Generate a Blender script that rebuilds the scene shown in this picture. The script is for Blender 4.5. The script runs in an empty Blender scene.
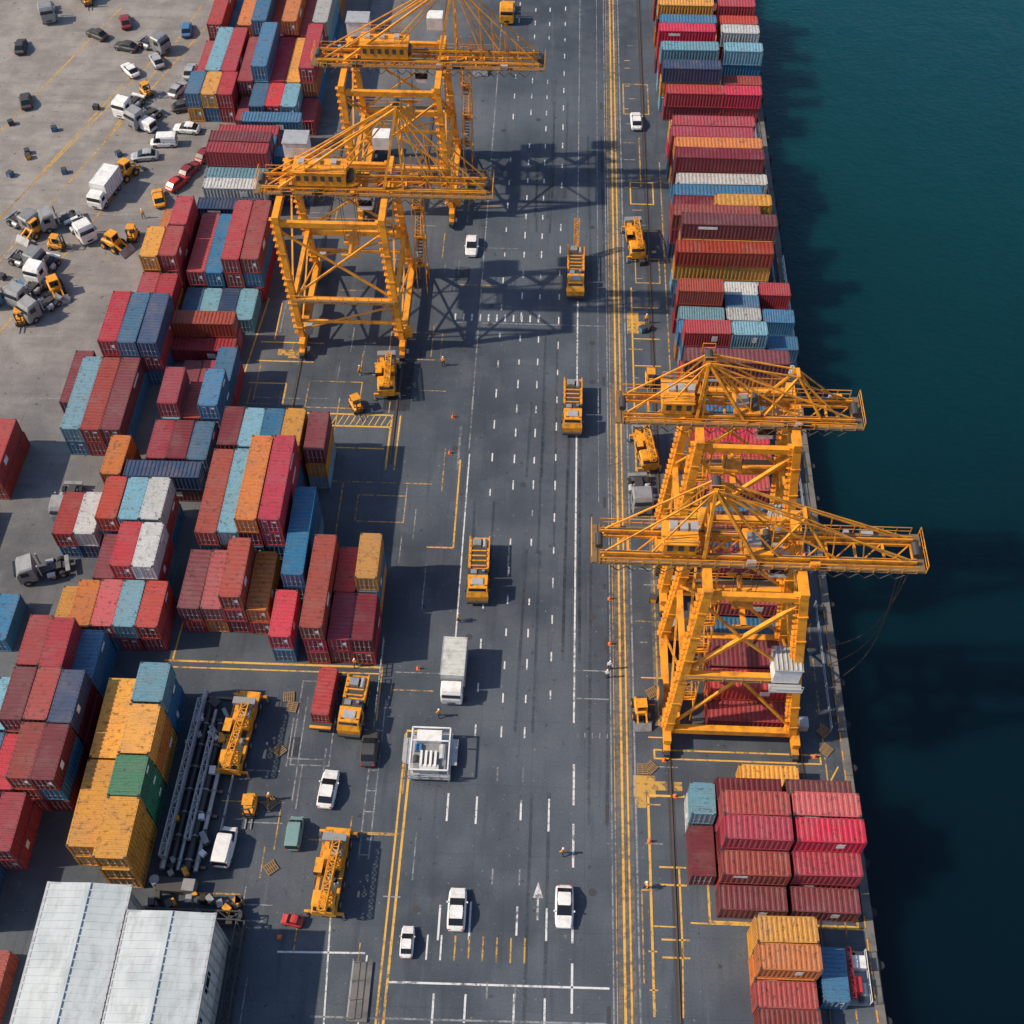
import bpy, math, random, bmesh
from mathutils import Vector, Matrix
random.seed(11)
scene=bpy.context.scene
COL=bpy.context.collection
scene.view_settings.view_transform='Standard'
scene.view_settings.look='None'
scene.view_settings.exposure=0

# ------------------------------------------------------------------ materials
MATS={}
def newmat(name):
    m=bpy.data.materials.new(name); m.use_nodes=True
    nt=m.node_tree; b=nt.nodes['Principled BSDF']
    MATS[name]=m
    return m,nt,b
def mixc(nt,fac,a,b,mode='MIX'):
    n=nt.nodes.new('ShaderNodeMix'); n.data_type='RGBA'; n.blend_type=mode
    for i,v in ((0,fac),(6,a),(7,b)):
        if isinstance(v,(int,float)): n.inputs[i].default_value=v
        elif isinstance(v,tuple): n.inputs[i].default_value=(*v,1) if len(v)==3 else v
        else: nt.links.new(v,n.inputs[i])
    return n.outputs[2]
def noise(nt,vec,scale,detail=4,rough=.55):
    n=nt.nodes.new('ShaderNodeTexNoise'); n.inputs['Scale'].default_value=scale
    n.inputs['Detail'].default_value=detail; n.inputs['Roughness'].default_value=rough
    if vec is not None: nt.links.new(vec,n.inputs['Vector'])
    return n.outputs['Fac']
def ramp(nt,src,a,b,lo=0.0,hi=1.0):
    n=nt.nodes.new('ShaderNodeMapRange'); n.inputs[1].default_value=a; n.inputs[2].default_value=b
    n.inputs[3].default_value=lo; n.inputs[4].default_value=hi; n.interpolation_type='SMOOTHSTEP'
    nt.links.new(src,n.inputs[0]); return n.outputs[0]
def mth(nt,op,a,b=None):
    n=nt.nodes.new('ShaderNodeMath'); n.operation=op
    for i,v in ((0,a),(1,b)):
        if v is None: continue
        if isinstance(v,(int,float)): n.inputs[i].default_value=v
        else: nt.links.new(v,n.inputs[i])
    return n.outputs[0]
def coords(nt,scale=(1,1,1),kind='Object'):
    t=nt.nodes.new('ShaderNodeTexCoord'); m=nt.nodes.new('ShaderNodeMapping')
    m.inputs['Scale'].default_value=scale
    nt.links.new(t.outputs[kind],m.inputs[0]); return m.outputs[0]

def paint(name,rgb,rough=.5,metal=0,dirt=.35,sc=1.2,dcol=(.05,.04,.035)):
    m,nt,b=newmat(name)
    v=coords(nt); n1=noise(nt,v,sc,6,.65); n2=noise(nt,v,sc*6,4)
    c=mixc(nt,ramp(nt,n1,.42,.72,0,dirt),rgb,dcol)
    c=mixc(nt,ramp(nt,n2,.3,.7,0,.25),c,tuple(min(1,x*1.25+.01) for x in rgb))
    nt.links.new(c,b.inputs['Base Color']); b.inputs['Metallic'].default_value=metal
    b.inputs['Roughness'].default_value=rough
    return m
paint('crane_yellow',(.80,.32,.022),.5,0,.75,.7,(.16,.06,.025))
paint('machine_yellow',(.74,.31,.018),.45,0,.65,1.6,(.09,.05,.02))
paint('steel_dark',(.06,.06,.065),.6,.3,.3)
paint('steel_grey',(.28,.29,.30),.5,.3,.4)
paint('galv',(.42,.44,.46),.5,.3,.35)
paint('white_paint',(.72,.73,.73),.45,0,.3)
paint('offwhite',(.50,.52,.50),.55,0,.45)
paint('red_paint',(.5,.03,.03),.4,0,.25)
paint('maroon_paint',(.22,.02,.03),.45,0,.3)
paint('blue_paint',(.05,.17,.34),.45,0,.25)
paint('green_paint',(.16,.28,.28),.45,0,.25)
paint('orange_paint',(.7,.16,.02),.5,0,.3)
paint('rubber',(.018,.018,.019),.85,0,.3,3,(.06,.055,.05))
paint('concrete_light',(.15,.145,.14),.9,0,.7,.6,(.045,.045,.042))
paint('rail_steel',(.16,.13,.11),.45,.6,.4)
paint('grating',(.20,.13,.06),.7,.1,.5)
paint('wood',(.25,.16,.08),.8,0,.3)
paint('skin',(.5,.3,.2),.6,0,.1)
paint('cloth_dark',(.03,.04,.07),.9,0,.2)
paint('hi_vis',(.85,.35,.03),.7,0,.1)
m,nt,b=newmat('glass_dark'); b.inputs['Base Color'].default_value=(.012,.016,.02,1); b.inputs['Roughness'].default_value=.08
m,nt,b=newmat('lamp_red'); b.inputs['Base Color'].default_value=(.5,.01,.01,1)

def contmat(name,roof=False):
    m,nt,b=newmat(name)
    oi=nt.nodes.new('ShaderNodeObjectInfo')
    t=nt.nodes.new('ShaderNodeTexCoord'); ad=nt.nodes.new('ShaderNodeVectorMath'); ad.operation='ADD'
    nt.links.new(t.outputs['Object'],ad.inputs[0])
    cb=nt.nodes.new('ShaderNodeCombineXYZ')
    r=mth(nt,'MULTIPLY',oi.outputs['Random'],97.0)
    for i in range(3): nt.links.new(r,cb.inputs[i])
    nt.links.new(cb.outputs[0],ad.inputs[1]); v=ad.outputs[0]
    mp=nt.nodes.new('ShaderNodeMapping'); mp.inputs['Scale'].default_value=(1,1,.25); nt.links.new(v,mp.inputs[0])
    n1=noise(nt,v,.45,5,.6); n2=noise(nt,mp.outputs[0],1.9,7,.74); n3=noise(nt,v,9,3)
    c=oi.outputs['Color']
    fade=mth(nt,'MULTIPLY',oi.outputs['Random'],.14)
    c=mixc(nt,fade,c,(.36,.30,.29))
    c=mixc(nt,ramp(nt,n1,.4,.75,0,.28 if roof else .12),c,(.24,.18,.16))
    c=mixc(nt,ramp(nt,n2,.52,.68,0,.85 if roof else .65),c,(.05,.026,.02))
    c=mixc(nt,ramp(nt,n3,.3,.7,0,.32),c,(.02,.016,.016))
    nt.links.new(c,b.inputs['Base Color']); b.inputs['Roughness'].default_value=.5
contmat('container_paint'); contmat('container_roof',True)

# ground
m,nt,b=newmat('ground_paving')
v=coords(nt); sep=nt.nodes.new('ShaderNodeSeparateXYZ'); nt.links.new(v,sep.inputs[0])
X,Y=sep.outputs[0],sep.outputs[1]
vs=coords(nt,(1,.05,1)); vx=coords(nt,(.12,1,1))
big=noise(nt,v,.028,5,.6); med=noise(nt,v,.22,6,.65); fine=noise(nt,v,5,6,.75); streak=noise(nt,vs,.9,6,.7); streak2=noise(nt,vx,.7,5,.6)
asph=mixc(nt,ramp(nt,big,.36,.64),(.036,.051,.074),(.088,.112,.143))  # large noise paints soft cloud-like light and dark zones into the asphalt colour
asph=mixc(nt,ramp(nt,med,.42,.7,0,.45),asph,(.115,.135,.16))
asph=mixc(nt,ramp(nt,streak,.52,.72,0,.5),asph,(.028,.037,.051))
asph=mixc(nt,ramp(nt,streak,.28,.42,.3,0),asph,(.16,.18,.20))
conc_haze=mixc(nt,ramp(nt,med,.35,.7),(.235,.215,.20),(.35,.325,.30))  # weathered yard concrete, lightened so its colour also carries the distant haze
conc_haze=mixc(nt,ramp(nt,streak2,.5,.72,0,.5),conc_haze,(.15,.145,.15))
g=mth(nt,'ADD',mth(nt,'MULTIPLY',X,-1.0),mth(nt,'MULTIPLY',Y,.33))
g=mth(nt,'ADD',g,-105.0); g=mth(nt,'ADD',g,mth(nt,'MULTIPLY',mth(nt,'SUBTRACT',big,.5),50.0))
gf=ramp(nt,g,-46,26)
c=mixc(nt,gf,asph,conc_haze)
br=nt.nodes.new('ShaderNodeTexBrick'); br.offset=0; br.inputs['Scale'].default_value=1
br.inputs['Brick Width'].default_value=5.6; br.inputs['Row Height'].default_value=7.5; br.inputs['Mortar Size'].default_value=.03
br.inputs['Color1'].default_value=(1,1,1,1); br.inputs['Color2'].default_value=(.82,.82,.84,1); br.inputs['Mortar'].default_value=(.3,.3,.3,1)
nt.links.new(v,br.inputs['Vector'])
c=mixc(nt,.35,c,br.outputs['Color'],'MULTIPLY')
c=mixc(nt,ramp(nt,fine,.35,.75,0,.4),c,(.015,.018,.023))
sp=noise(nt,v,1.1,3,.5)
c=mixc(nt,ramp(nt,sp,.66,.73,0,.65),c,(.018,.021,.027))
sp2=noise(nt,v,2.3,2,.5)
c=mixc(nt,ramp(nt,sp2,.69,.74,0,.5),c,(.24,.23,.22))
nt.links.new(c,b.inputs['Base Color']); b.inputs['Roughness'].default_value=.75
bp=nt.nodes.new('ShaderNodeBump'); bp.inputs['Strength'].default_value=.25; bp.inputs['Distance'].default_value=.05
nt.links.new(fine,bp.inputs['Height']); nt.links.new(bp.outputs[0],b.inputs['Normal'])

def markmat(name,rgb,lo=.42,hi=.62,op=.9):
    m,nt,b=newmat(name)
    v=coords(nt); n=noise(nt,v,1.6,6,.75); n2=noise(nt,v,.12,3)
    w=mth(nt,'ADD',n,mth(nt,'MULTIPLY',mth(nt,'SUBTRACT',n2,.5),.5))
    fac=ramp(nt,w,lo,hi,op,.08)
    b.inputs['Base Color'].default_value=(*rgb,1); b.inputs['Roughness'].default_value=.7
    tr=nt.nodes.new('ShaderNodeBsdfTransparent'); mx=nt.nodes.new('ShaderNodeMixShader')
    nt.links.new(fac,mx.inputs[0]); nt.links.new(tr.outputs[0],mx.inputs[1]); nt.links.new(b.outputs[0],mx.inputs[2])
    nt.links.new(mx.outputs[0],nt.nodes['Material Output'].inputs[0])
markmat('white_marking',(.68,.70,.72),.46,.68); markmat('yellow_marking',(.74,.42,.07),.47,.72)
markmat('faint_marking',(.38,.40,.42),.42,.62,.65); markmat('worn_yellow',(.62,.36,.08),.44,.6,.8)
markmat('patch_light',(.22,.19,.16),.4,.62,.7); markmat('patch_dark',(.02,.025,.033),.45,.65,.45); markmat('tyre_marks',(.014,.018,.024),.38,.6,.28)

# water
m,nt,b=newmat('harbour_water')
v=coords(nt); sep=nt.nodes.new('ShaderNodeSeparateXYZ'); nt.links.new(v,sep.inputs[0])
n1=noise(nt,v,.02,4)
yy=mth(nt,'ADD',sep.outputs[1],mth(nt,'MULTIPLY',n1,50.0))
deep=ramp(nt,yy,30,280)
c=mixc(nt,deep,(.0005,.0055,.012),(.0015,.055,.070))
nt.links.new(c,b.inputs['Base Color']); b.inputs['Roughness'].default_value=.14; b.inputs['IOR'].default_value=1.33
b.inputs['Subsurface Weight'].default_value=1.0; b.inputs['Subsurface Radius'].default_value=(1,1,1); b.inputs['Subsurface Scale'].default_value=30.0
w1=noise(nt,coords(nt,(1,1.6,1)),.9,5,.6); w2=noise(nt,v,.16,3,.5)
hsum=mth(nt,'ADD',mth(nt,'MULTIPLY',w1,.4),w2)
bp=nt.nodes.new('ShaderNodeBump'); bp.inputs['Strength'].default_value=.4; bp.inputs['Distance'].default_value=.6
nt.links.new(hsum,bp.inputs['Height']); nt.links.new(bp.outputs[0],b.inputs['Normal'])

# ------------------------------------------------------------------ mesh builder
class MB:
    def __init__(s): s.v=[];s.f=[];s.m=[];s.names=[]
    def mi(s,n):
        if n not in s.names: s.names.append(n)
        return s.names.index(n)
    def add(s,vs,fs,mat):
        k=len(s.v); s.v+= [tuple(p) for p in vs]; i=s.mi(mat)
        for f in fs: s.f.append(tuple(k+a for a in f)); s.m.append(i)
    def box(s,c,d,mat,rz=0,rx=0,taper=1.0):
        R=Matrix.Rotation(rz,3,'Z')@Matrix.Rotation(rx,3,'X')
        vs=[]
        for z in(-1,1):
            t=taper if z==1 else 1
            for x,y in((-1,-1),(1,-1),(1,1),(-1,1)):
                vs.append(Vector(c)+R@Vector((x*d[0]/2*t,y*d[1]/2*t,z*d[2]/2)))
        s.add(vs,[(3,2,1,0),(4,5,6,7),(0,1,5,4),(1,2,6,5),(2,3,7,6),(3,0,4,7)],mat)
    def beam(s,p,q,w,h,mat):
        p=Vector(p);q=Vector(q);d=(q-p)
        if d.length<1e-5:return
        d.normalize(); up=Vector((0,0,1)) if abs(d.z)<.9 else Vector((0,1,0))
        a=d.cross(up).normalized(); u=a.cross(d).normalized()
        vs=[]
        for c in(p,q):
            for x,y in((-1,-1),(1,-1),(1,1),(-1,1)): vs.append(c+a*x*w/2+u*y*h/2)
        s.add(vs,[(0,1,2,3),(7,6,5,4),(4,5,1,0),(5,6,2,1),(6,7,3,2),(7,4,0,3)],mat)
    def cyl(s,p,q,r,mat,n=10,r2=None):
        p=Vector(p);q=Vector(q);d=(q-p).normalized(); up=Vector((0,0,1)) if abs(d.z)<.9 else Vector((0,1,0))
        a=d.cross(up).normalized();u=a.cross(d); r2=r if r2 is None else r2
        vs=[p+(a*math.cos(6.28318*i/n)+u*math.sin(6.28318*i/n))*r for i in range(n)]+[q+(a*math.cos(6.28318*i/n)+u*math.sin(6.28318*i/n))*r2 for i in range(n)]
        fs=[(i,(i+1)%n,n+(i+1)%n,n+i) for i in range(n)]+[tuple(range(n-1,-1,-1)),tuple(range(n,2*n))]
        s.add(vs,fs,mat)
    def loft(s,secs,mat,caps=True):
        n=len(secs[0]); vs=[p for c in secs for p in c]; fs=[]
        for k in range(len(secs)-1):
            for i in range(n): fs.append((k*n+i,k*n+(i+1)%n,(k+1)*n+(i+1)%n,(k+1)*n+i))
        if caps: fs+=[tuple(range(n-1,-1,-1)),tuple(range((len(secs)-1)*n,len(secs)*n))]
        s.add(vs,fs,mat)
    def body(s,rows,mat):
        secs=[]
        for y,w,a,b_ in rows:
            e=min(.18,(b_-a)*.3)
            secs.append([(-w+e*.5,y,a),(w-e*.5,y,a),(w,y,a+e),(w,y,b_-e),(w-e,y,b_),(-w+e,y,b_),(-w,y,b_-e),(-w,y,a+e)])
        s.loft(secs,mat)
    def wheel(s,x,y,r,w,hub='steel_grey'):
        s.cyl((x-w/2,y,r),(x+w/2,y,r),r,'rubber',14); s.cyl((x-w/2-.02,y,r),(x+w/2+.02,y,r),r*.5,hub,8)
    def truss(s,p,q,w,h,n,mat,r=.16,cr=.22):
        p=Vector(p);q=Vector(q);d=(q-p).normalized(); up=Vector((0,0,1)) if abs(d.z)<.9 else Vector((0,1,0))
        a=d.cross(up).normalized();u=a.cross(d)
        cs=[(-1,-1),(1,-1),(1,1),(-1,1)]
        P=[[p+(q-p)*(i/n)+a*x*w/2+u*y*h/2 for x,y in cs] for i in range(n+1)]
        for k in range(4): s.beam(P[0][k],P[n][k],cr,cr,mat)
        for i in range(n):
            for k in range(4):
                k2=(k+1)%4
                A,B=(P[i][k],P[i+1][k2]) if i%2 else (P[i][k2],P[i+1][k])
                s.beam(A,B,r,r,mat)
        for i in range(n+1):
            for k in range(4): s.beam(P[i][k],P[i][(k+1)%4],r,r,mat)
    def rail(s,p,q,mat='crane_yellow',h=1.1,r=.06,step=1.6):
        p=Vector(p);q=Vector(q);L=(q-p).length;n=max(1,int(L/step));z=Vector((0,0,1))
        s.beam(p+z*h,q+z*h,r,r,mat); s.beam(p+z*h*.5,q+z*h*.5,r*.8,r*.8,mat)
        for i in range(n+1):
            c=p+(q-p)*(i/n); s.beam(c,c+z*h,r,r,mat)
    def mesh(s,name):
        me=bpy.data.meshes.new(name); me.from_pydata(s.v,[],s.f)
        for n in s.names: me.materials.append(MATS[n])
        me.polygons.foreach_set('material_index',s.m); me.update(); return me
def obj(name,me,loc=(0,0,0),rz=0,color=None,scale=None):
    o=bpy.data.objects.new(name,me); o.location=loc; o.rotation_euler=(0,0,rz)
    if color: o.color=(*color,1)
    if scale: o.scale=scale
    COL.objects.link(o); return o

# ------------------------------------------------------------------ containers
CH=2.59; CW=2.44
def container_mesh(L,variant):
    b=MB(); P='container_paint'
    hx=CW/2; hy=L/2; f=.16
    for x in(-1,1):
        for y in(-1,1):
            b.box((x*(hx-f/2),y*(hy-f/2),CH/2),(f,f,CH-.3),P)
            for z in(.075,CH-.075): b.box((x*(hx-.095),y*(hy-.095),z),(.19,.19,.15),'steel_dark' if z>1 else P)
        b.box((x*(hx-.06),0,CH-.12),(.12,L-.4,.12),P); b.box((x*(hx-.06),0,.13),(.12,L-.4,.16),P)
    for y in(-1,1):
        b.box((0,y*(hy-.06),CH-.12),(CW-.4,.12,.14),P); b.box((0,y*(hy-.06),.13),(CW-.4,.12,.16),P)
    n=max(8,int(L/.5)); st=(L-.36)/n; dp=.09
    for x in(-1,1):
        pts=[]
        for i in range(n):
            y0=-hy+.18+i*st
            for t,o in((0,0),(.32,0),(.5,1),(.82,1)): pts.append((y0+t*st,o))
        pts.append((hy-.18,0))
        vs=[]
        for y,o in pts:
            xx=x*(hx-.02-o*dp); vs+=[(xx,y,.2),(xx,y,CH-.17)]
        fs=[]
        for i in range(len(pts)-1):
            q=(2*i,2*i+2,2*i+3,2*i+1); fs.append(q if x>0 else q[::-1])
        b.add(vs,fs,P)
    pts=[]
    for i in range(n):
        y0=-hy+.12+i*st*((L-.24)/(L-.36))
        for t,o in((0,0),(.4,0),(.55,1),(.85,1)): pts.append((y0+t*st*((L-.24)/(L-.36)),o))
    pts.append((hy-.12,0))
    vs=[]
    for y,o in pts:
        z=CH-.03-o*.06; vs+=[(-hx+.1,y,z),(hx-.1,y,z)]
    b.add(vs,[(2*i,2*i+1,2*i+3,2*i+2) for i in range(len(pts)-1)],'container_roof')
    b.add([(-hx+.05,-hy+.05,.09),(hx-.05,-hy+.05,.09),(hx-.05,hy-.05,.09),(-hx+.05,hy-.05,.09)],[(3,2,1,0)],'steel_dark')
    for sx in(-1,1):
        b.box((sx*.53,-hy+.11,CH/2),(1.02,.06,CH-.44),P)
        for xx in(.25,.78):
            b.cyl((sx*xx,-hy+.05,.2),(sx*xx,-hy+.05,CH-.2),.035,'galv',6)
            b.box((sx*xx,-hy+.05,1.0),(.34,.04,.07),'galv')
    for i in range(7): b.box((-.9+i*.3,hy-.07,CH/2),(.16,.08,CH-.44),P)
    b.box((0,hy-.12,CH/2),(CW-.3,.05,CH-.44),P)
    if variant==1:
        b.box((.55,-hy+.065,CH-.65),(.55,.03,.28),'white_paint'); b.box((-.5,-hy+.065,CH-.5),(.3,.03,.14),'white_paint')
        for x in(-1,1): b.box((x*(hx-.012),hy*.45,CH-.7),(.02,L*.2,.42),'white_paint')
    if variant==2:
        b.box((.55,-hy+.065,1.5),(.4,.03,.5),'white_paint')
        for x in(-1,1): b.box((x*(hx-.012),-hy*.3,1.5),(.02,L*.12,.9),'white_paint')
    return b.mesh('shipping_container')
CM={}
def cmesh(L):
    k=random.choice([0,0,0,1,2])
    if (L,k) not in CM: CM[(L,k)]=container_mesh(L,k)
    return CM[(L,k)]
PAL={'R':(.44,.022,.024),'C':(.54,.018,.045),'M':(.17,.010,.022),'O':(.68,.20,.03),'Y':(.76,.35,.04),'B':(.02,.17,.34),
'N':(.012,.06,.16),'T':(.17,.40,.52),'W':(.58,.60,.60),'G':(.03,.27,.13),'P':(.54,.09,.10),'D':(.27,.035,.025)}
def put(L,cx,cy,z,rz,ch,ws=1,ls=1):
    c=PAL[ch]; k=random.uniform(.66,1.14); c=tuple(min(1,a*k) for a in c)
    if ch in 'RC':
        t=random.random(); c=(c[0],c[1]+.03*t*t,c[2]+.02*(1-t))
    obj('shipping_container',cmesh(L),(cx+random.uniform(-.07,.07),cy+random.uniform(-.14,.14),z+.012),rz+random.gauss(0,.006),c,(ws,ls,1))
def blk(o,x,y,L,tiers,cols,low='RRMCBTNROBYT',ws=1,ls=1,gap=.07):
    n=len(cols)
    for i,ch in enumerate(cols):
        if ch=='-':continue
        t=tiers[i] if isinstance(tiers,(list,tuple)) else tiers
        for k in range(t):
            cc=ch if k==t-1 else random.choice(low)
            p=(CW+gap)*ws
            if o=='Y': put(L,x+i*p+p/2,y+L*ls/2,k*2.6,0,cc,ws,ls)
            else: put(L,x+L*ls/2,y+i*p+p/2,k*2.6,math.pi/2,cc,ws,ls)
A,Bc,Cc=6.06,9.12,12.19
# upper-left yard
blk('Y',-70.0,87.6,Cc,2,'RR',ls=.72,low='RM')
blk('Y',-59.4,94.9,Cc,[2,2,2],'TRM',low='BRM'); blk('Y',-57.0,107.3,Bc,[3,3,3],'RBN',low='RBB')
blk('Y',-62.0,101.5,Bc,1,'M')
blk('Y',-47.9,90.8,A,2,'RMB'); blk('Y',-47.3,97.1,A,[3,2,3],'RRB'); blk('X',-50.0,88.0,Bc,2,'N',low='M'); blk('Y',-47.3,103.4,A,[1,1,2],'MRB')
blk('Y',-52.7,88.1,A,2,'O')
blk('Y',-55.2,116.9,A,2,'RR'); blk('Y',-55.2,123.4,A,[3,3],'YR',low='OYR'); blk('Y',-55.0,129.9,A,[2,3],'OR')
blk('Y',-49.7,116.9,A,1,'BTNT'); blk('Y',-49.3,123.3,Cc,[2,2],'RB'); blk('Y',-44.0,123.2,Cc,3,'CR',low='RMB')
blk('X',-50.2,111.0,Bc,[1,2],'RR')
blk('X',-50.5,136.3,Bc,[2],'N'); blk('X',-50.5,140.8,Bc,[2,2,3,3,2,2],'WTRMBR',low='BWTR'); blk('X',-41.2,143.5,A,[1,1,2],'NTB')
blk('Y',-57.6,163.3,A,2,'BYR',low='BYR'); blk('Y',-58.0,169.6,Cc,[1,2,2],'RTR'); blk('Y',-57.6,182.3,Cc,[2,1,2],'RBO')
blk('Y',-49.6,160.6,A,[1,2,2,2,1],'RBCTR'); blk('Y',-49.8,167.0,Cc,[2,3,2,2,3],'RBCYR'); blk('Y',-49.4,179.5,Cc,[3,2,3,2,3],'BRORW'); blk('Y',-49.4,192.0,Cc,[2,3,2,2,3],'RTBRN')
blk('X',-47.5,156.7,Bc,2,'B')
# centre-left block
blk('Y',-39.7,69.8,A,[2,2,3,2],'MPRO',low='RCRO',ls=1.3); blk('Y',-38.9,78.3,Cc,[3,3,4,4],'RTOC',low='RTBC'); blk('Y',-38.8,90.9,A,[3,3,3,3],'MTBY',low='RBTR'); blk('Y',-28.4,90.6,A,3,'M')
blk('Y',-28.4,73.0,Cc,3,'B',low='BT'); blk('Y',-29.1,66.4,A,2,'C')
blk('Y',-25.3,66.2,Cc,3,'R'); blk('Y',-22.7,66.4,A,[2,2],'CM'); blk('Y',-22.7,72.7,A,[2,3],'CY',low='OYB')
# left middle
blk('Y',-56.3,79.3,A,2,'RW'); blk('Y',-50.6,79.8,A,3,'RTW',low='RBW')
blk('Y',-50.0,73.4,A,[2,3,3],'MRW',low='RTRC'); blk('Y',-51.4,67.1,A,[2,2,2,2],'OPTR',low='RRMB'); blk('Y',-54.1,67.6,A,1,'Y')
blk('Y',-61.2,66.4,A,1,'B'); blk('Y',-72,73,Cc,1,'RB')
# left lower
blk('Y',-56.9,48.0,A,[2,2,3,3],'BRDM',low='RBMT'); blk('Y',-56.9,54.3,A,[2,3,3,3],'TMRN',low='RBM'); blk('Y',-54.4,60.6,A,[3,3,2],'RRB')
blk('Y',-57.8,41.6,A,[2,1,2],'MBR'); blk('Y',-57.2,35.2,A,[1,2],'RN',low='N'); blk('Y',-53.7,27,A,1,'CR')
blk('Y',-45.1,42.4,Bc,2,'Y',low='YYO',ws=1.3); blk('Y',-45.1,51.8,Bc,2,'Y',low='YYO',ws=1.3)
blk('Y',-41.4,40.3,A,3,'Y',low='YYO',ws=1.32,ls=1.02); blk('Y',-41.4,46.7,A,3,'G',low='YYG',ws=1.32,ls=.7); blk('Y',-41.4,51.2,A,3,'Y',low='YYO',ws=1.32,ls=.9); blk('Y',-41.4,56.9,A,3,'T',low='BYO',ws=1.32,ls=.75)
# quayside rows (containers lie across the quay)
T1=[2,3,1,3,2,3,3,1,3,2,3,3,2]
for i in range(13):
    y=166.4+i*2.54
    t=T1[i]
    blk('X',17.2+random.uniform(-.5,.5),y,Bc,t,'RNOTRCBRYBRRC'[i]); blk('X',26.7+random.uniform(-.2,.4),y,A,max(1,t-(i%3==1)),'CRNTBWRORRBRR'[i])
rows=[('M',3,0),('C',1,1),('R',3,1),('B',2,1),('T',2,1),('R',3,1),('D',2,1),('N',1,1),('R',3,0),('M',4,0),('B',2,0),('D',3,0),('M',2,2),('M',2,0),('B',2,0),('W',2,0),('M',3,0),('O',3,0),('C',3,0),('R',3,0),('Y',2,0)]
rt='RPTRWBWB'
for i,(ch,t,md) in enumerate(rows):
    y=106.6+i*2.53
    if md==1:
        blk('X',17.6+random.uniform(-.3,.3),y,Bc,t,ch,ls=.66); blk('X',23.9,y,A,max(1,t-(i%2)),rt[i%8],low='RWBC',ls=.75); blk('X',28.7,y,A,2-(i%2),rt[(i*3+1)%8],low='WBR',ls=.68)
    elif md==2:
        blk('X',17.7,y,A,1,'R'); blk('X',23.3,y,A,3,'Y',ls=1.3)
    else:
        blk('X',17.9+random.uniform(-.7,.7),y,Cc,t,ch,ls=random.choice([1,1.05,1.08]))
for i,(ch,t) in enumerate([('R',1),('C',2),('M',2),('M',1)]):
    blk('X',18.6,59.6+i*2.54,Bc,t,ch)
for i,(ch,t) in enumerate([('B',1),('R',2),('T',1),('C',2),('N',1),('M',2),('B',1),('-',0),('P',1),('R',2),('C',2),('D',1),('B',2),('-',0)]):
    blk('X',18.7,70.2+i*2.54,Bc,t,ch)
for i,(a_,c_,t) in enumerate([('M','M',1),('D','C',2),('C','C',3),('R','P',3),('M','M',2)]):
    blk('X',18.6,39.6+i*2.5,A,t,a_,low='RMRC',ls=1.08); blk('X',25.5,39.6+i*2.5,A,t,c_,low='RMCR',ls=1.08)
blk('Y',15.9,42.6,A,1,'M',ls=.85); blk('Y',15.9,48.0,A,2,'T',low='W',ls=.55)
blk('X',21.5,52.3,A,1,'Y')
blk('X',21.3,30.6,A,1,'R',ls=.95); blk('X',21.4,33.1,A,[2,2],'OY',low='YO',ls=.95)
blk('X',21.4,28.0,A,1,'D',ls=.95); blk('Y',27.6,31.2,A,1,'B',ls=.82)

# ------------------------------------------------------------------ ground, quay, water
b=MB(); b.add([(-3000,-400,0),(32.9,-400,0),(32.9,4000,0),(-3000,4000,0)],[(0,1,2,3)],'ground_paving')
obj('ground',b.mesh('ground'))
b=MB()
b.add([(33.2,-2000,-3),(5000,-2000,-3),(5000,5000,-3),(33.2,5000,-3)],[(0,1,2,3)],'harbour_water'); obj('water',b.mesh('water'))
b=MB()
b.box((33.35,300,.1-1.7),(.9,1400,3.5),'concrete_light')
for i in range(-40,200): b.box((33.36,i*5,.158),(.93,.07,.02),'steel_dark')
for i in range(0,140):
    if random.random()<.8: b.box((33.0,i*2.2,.17),(.12,1.1,.04),'machine_yellow')
obj('quay_wall',b.mesh('quay_wall'))
b=MB()
for i in range(0,60):
    y=5+i*5.1
    b.cyl((34.05,y,-1.9),(34.05,y,-.1),.38,'rubber',10); b.box((33.85,y,-1.0),(.16,1.1,2.0),'steel_dark')
obj('quay_fenders',b.mesh('quay_fenders'))
def bollard():
    b=MB(); b.cyl((0,0,0),(0,0,.12),.42,'steel_dark',12); b.cyl((0,0,.12),(0,0,.6),.2,'steel_dark',12,.17); b.cyl((0,0,.6),(0,0,.78),.36,'steel_dark',12,.3); b.cyl((-.5,0,.5),(.5,0,.5),.1,'steel_dark',8)
    return b.mesh('mooring_bollard')
bm_=bollard()
for i in range(14): obj('mooring_bollard',bm_,(32.4,22+i*13.3,0))
b=MB()
for x in(14.6,28.6):
    b.box((x,150,.004),(.7,700,.006),'steel_dark'); b.box((x,150,.06),(.14,700,.11),'rail_steel')
for x in(-32.6,-19.0):
    b.box((x,150,.004),(.5,110,.006),'steel_dark'); b.box((x,150,.06),(.14,110,.11),'rail_steel')
obj('crane_rails',b.mesh('crane_rails'))
b=MB()
for y0,y1 in((60,76),(80,104),(112,138),(150,190)): b.rail((32.0,y0,0),(32.0,y1,0),'galv',1.1,.07,2)
b.rail((33.6,118,.15),(33.6,134,.15),'white_paint',1.2,.09,1.2)
obj('quay_railing',b.mesh('quay_railing'))

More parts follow.
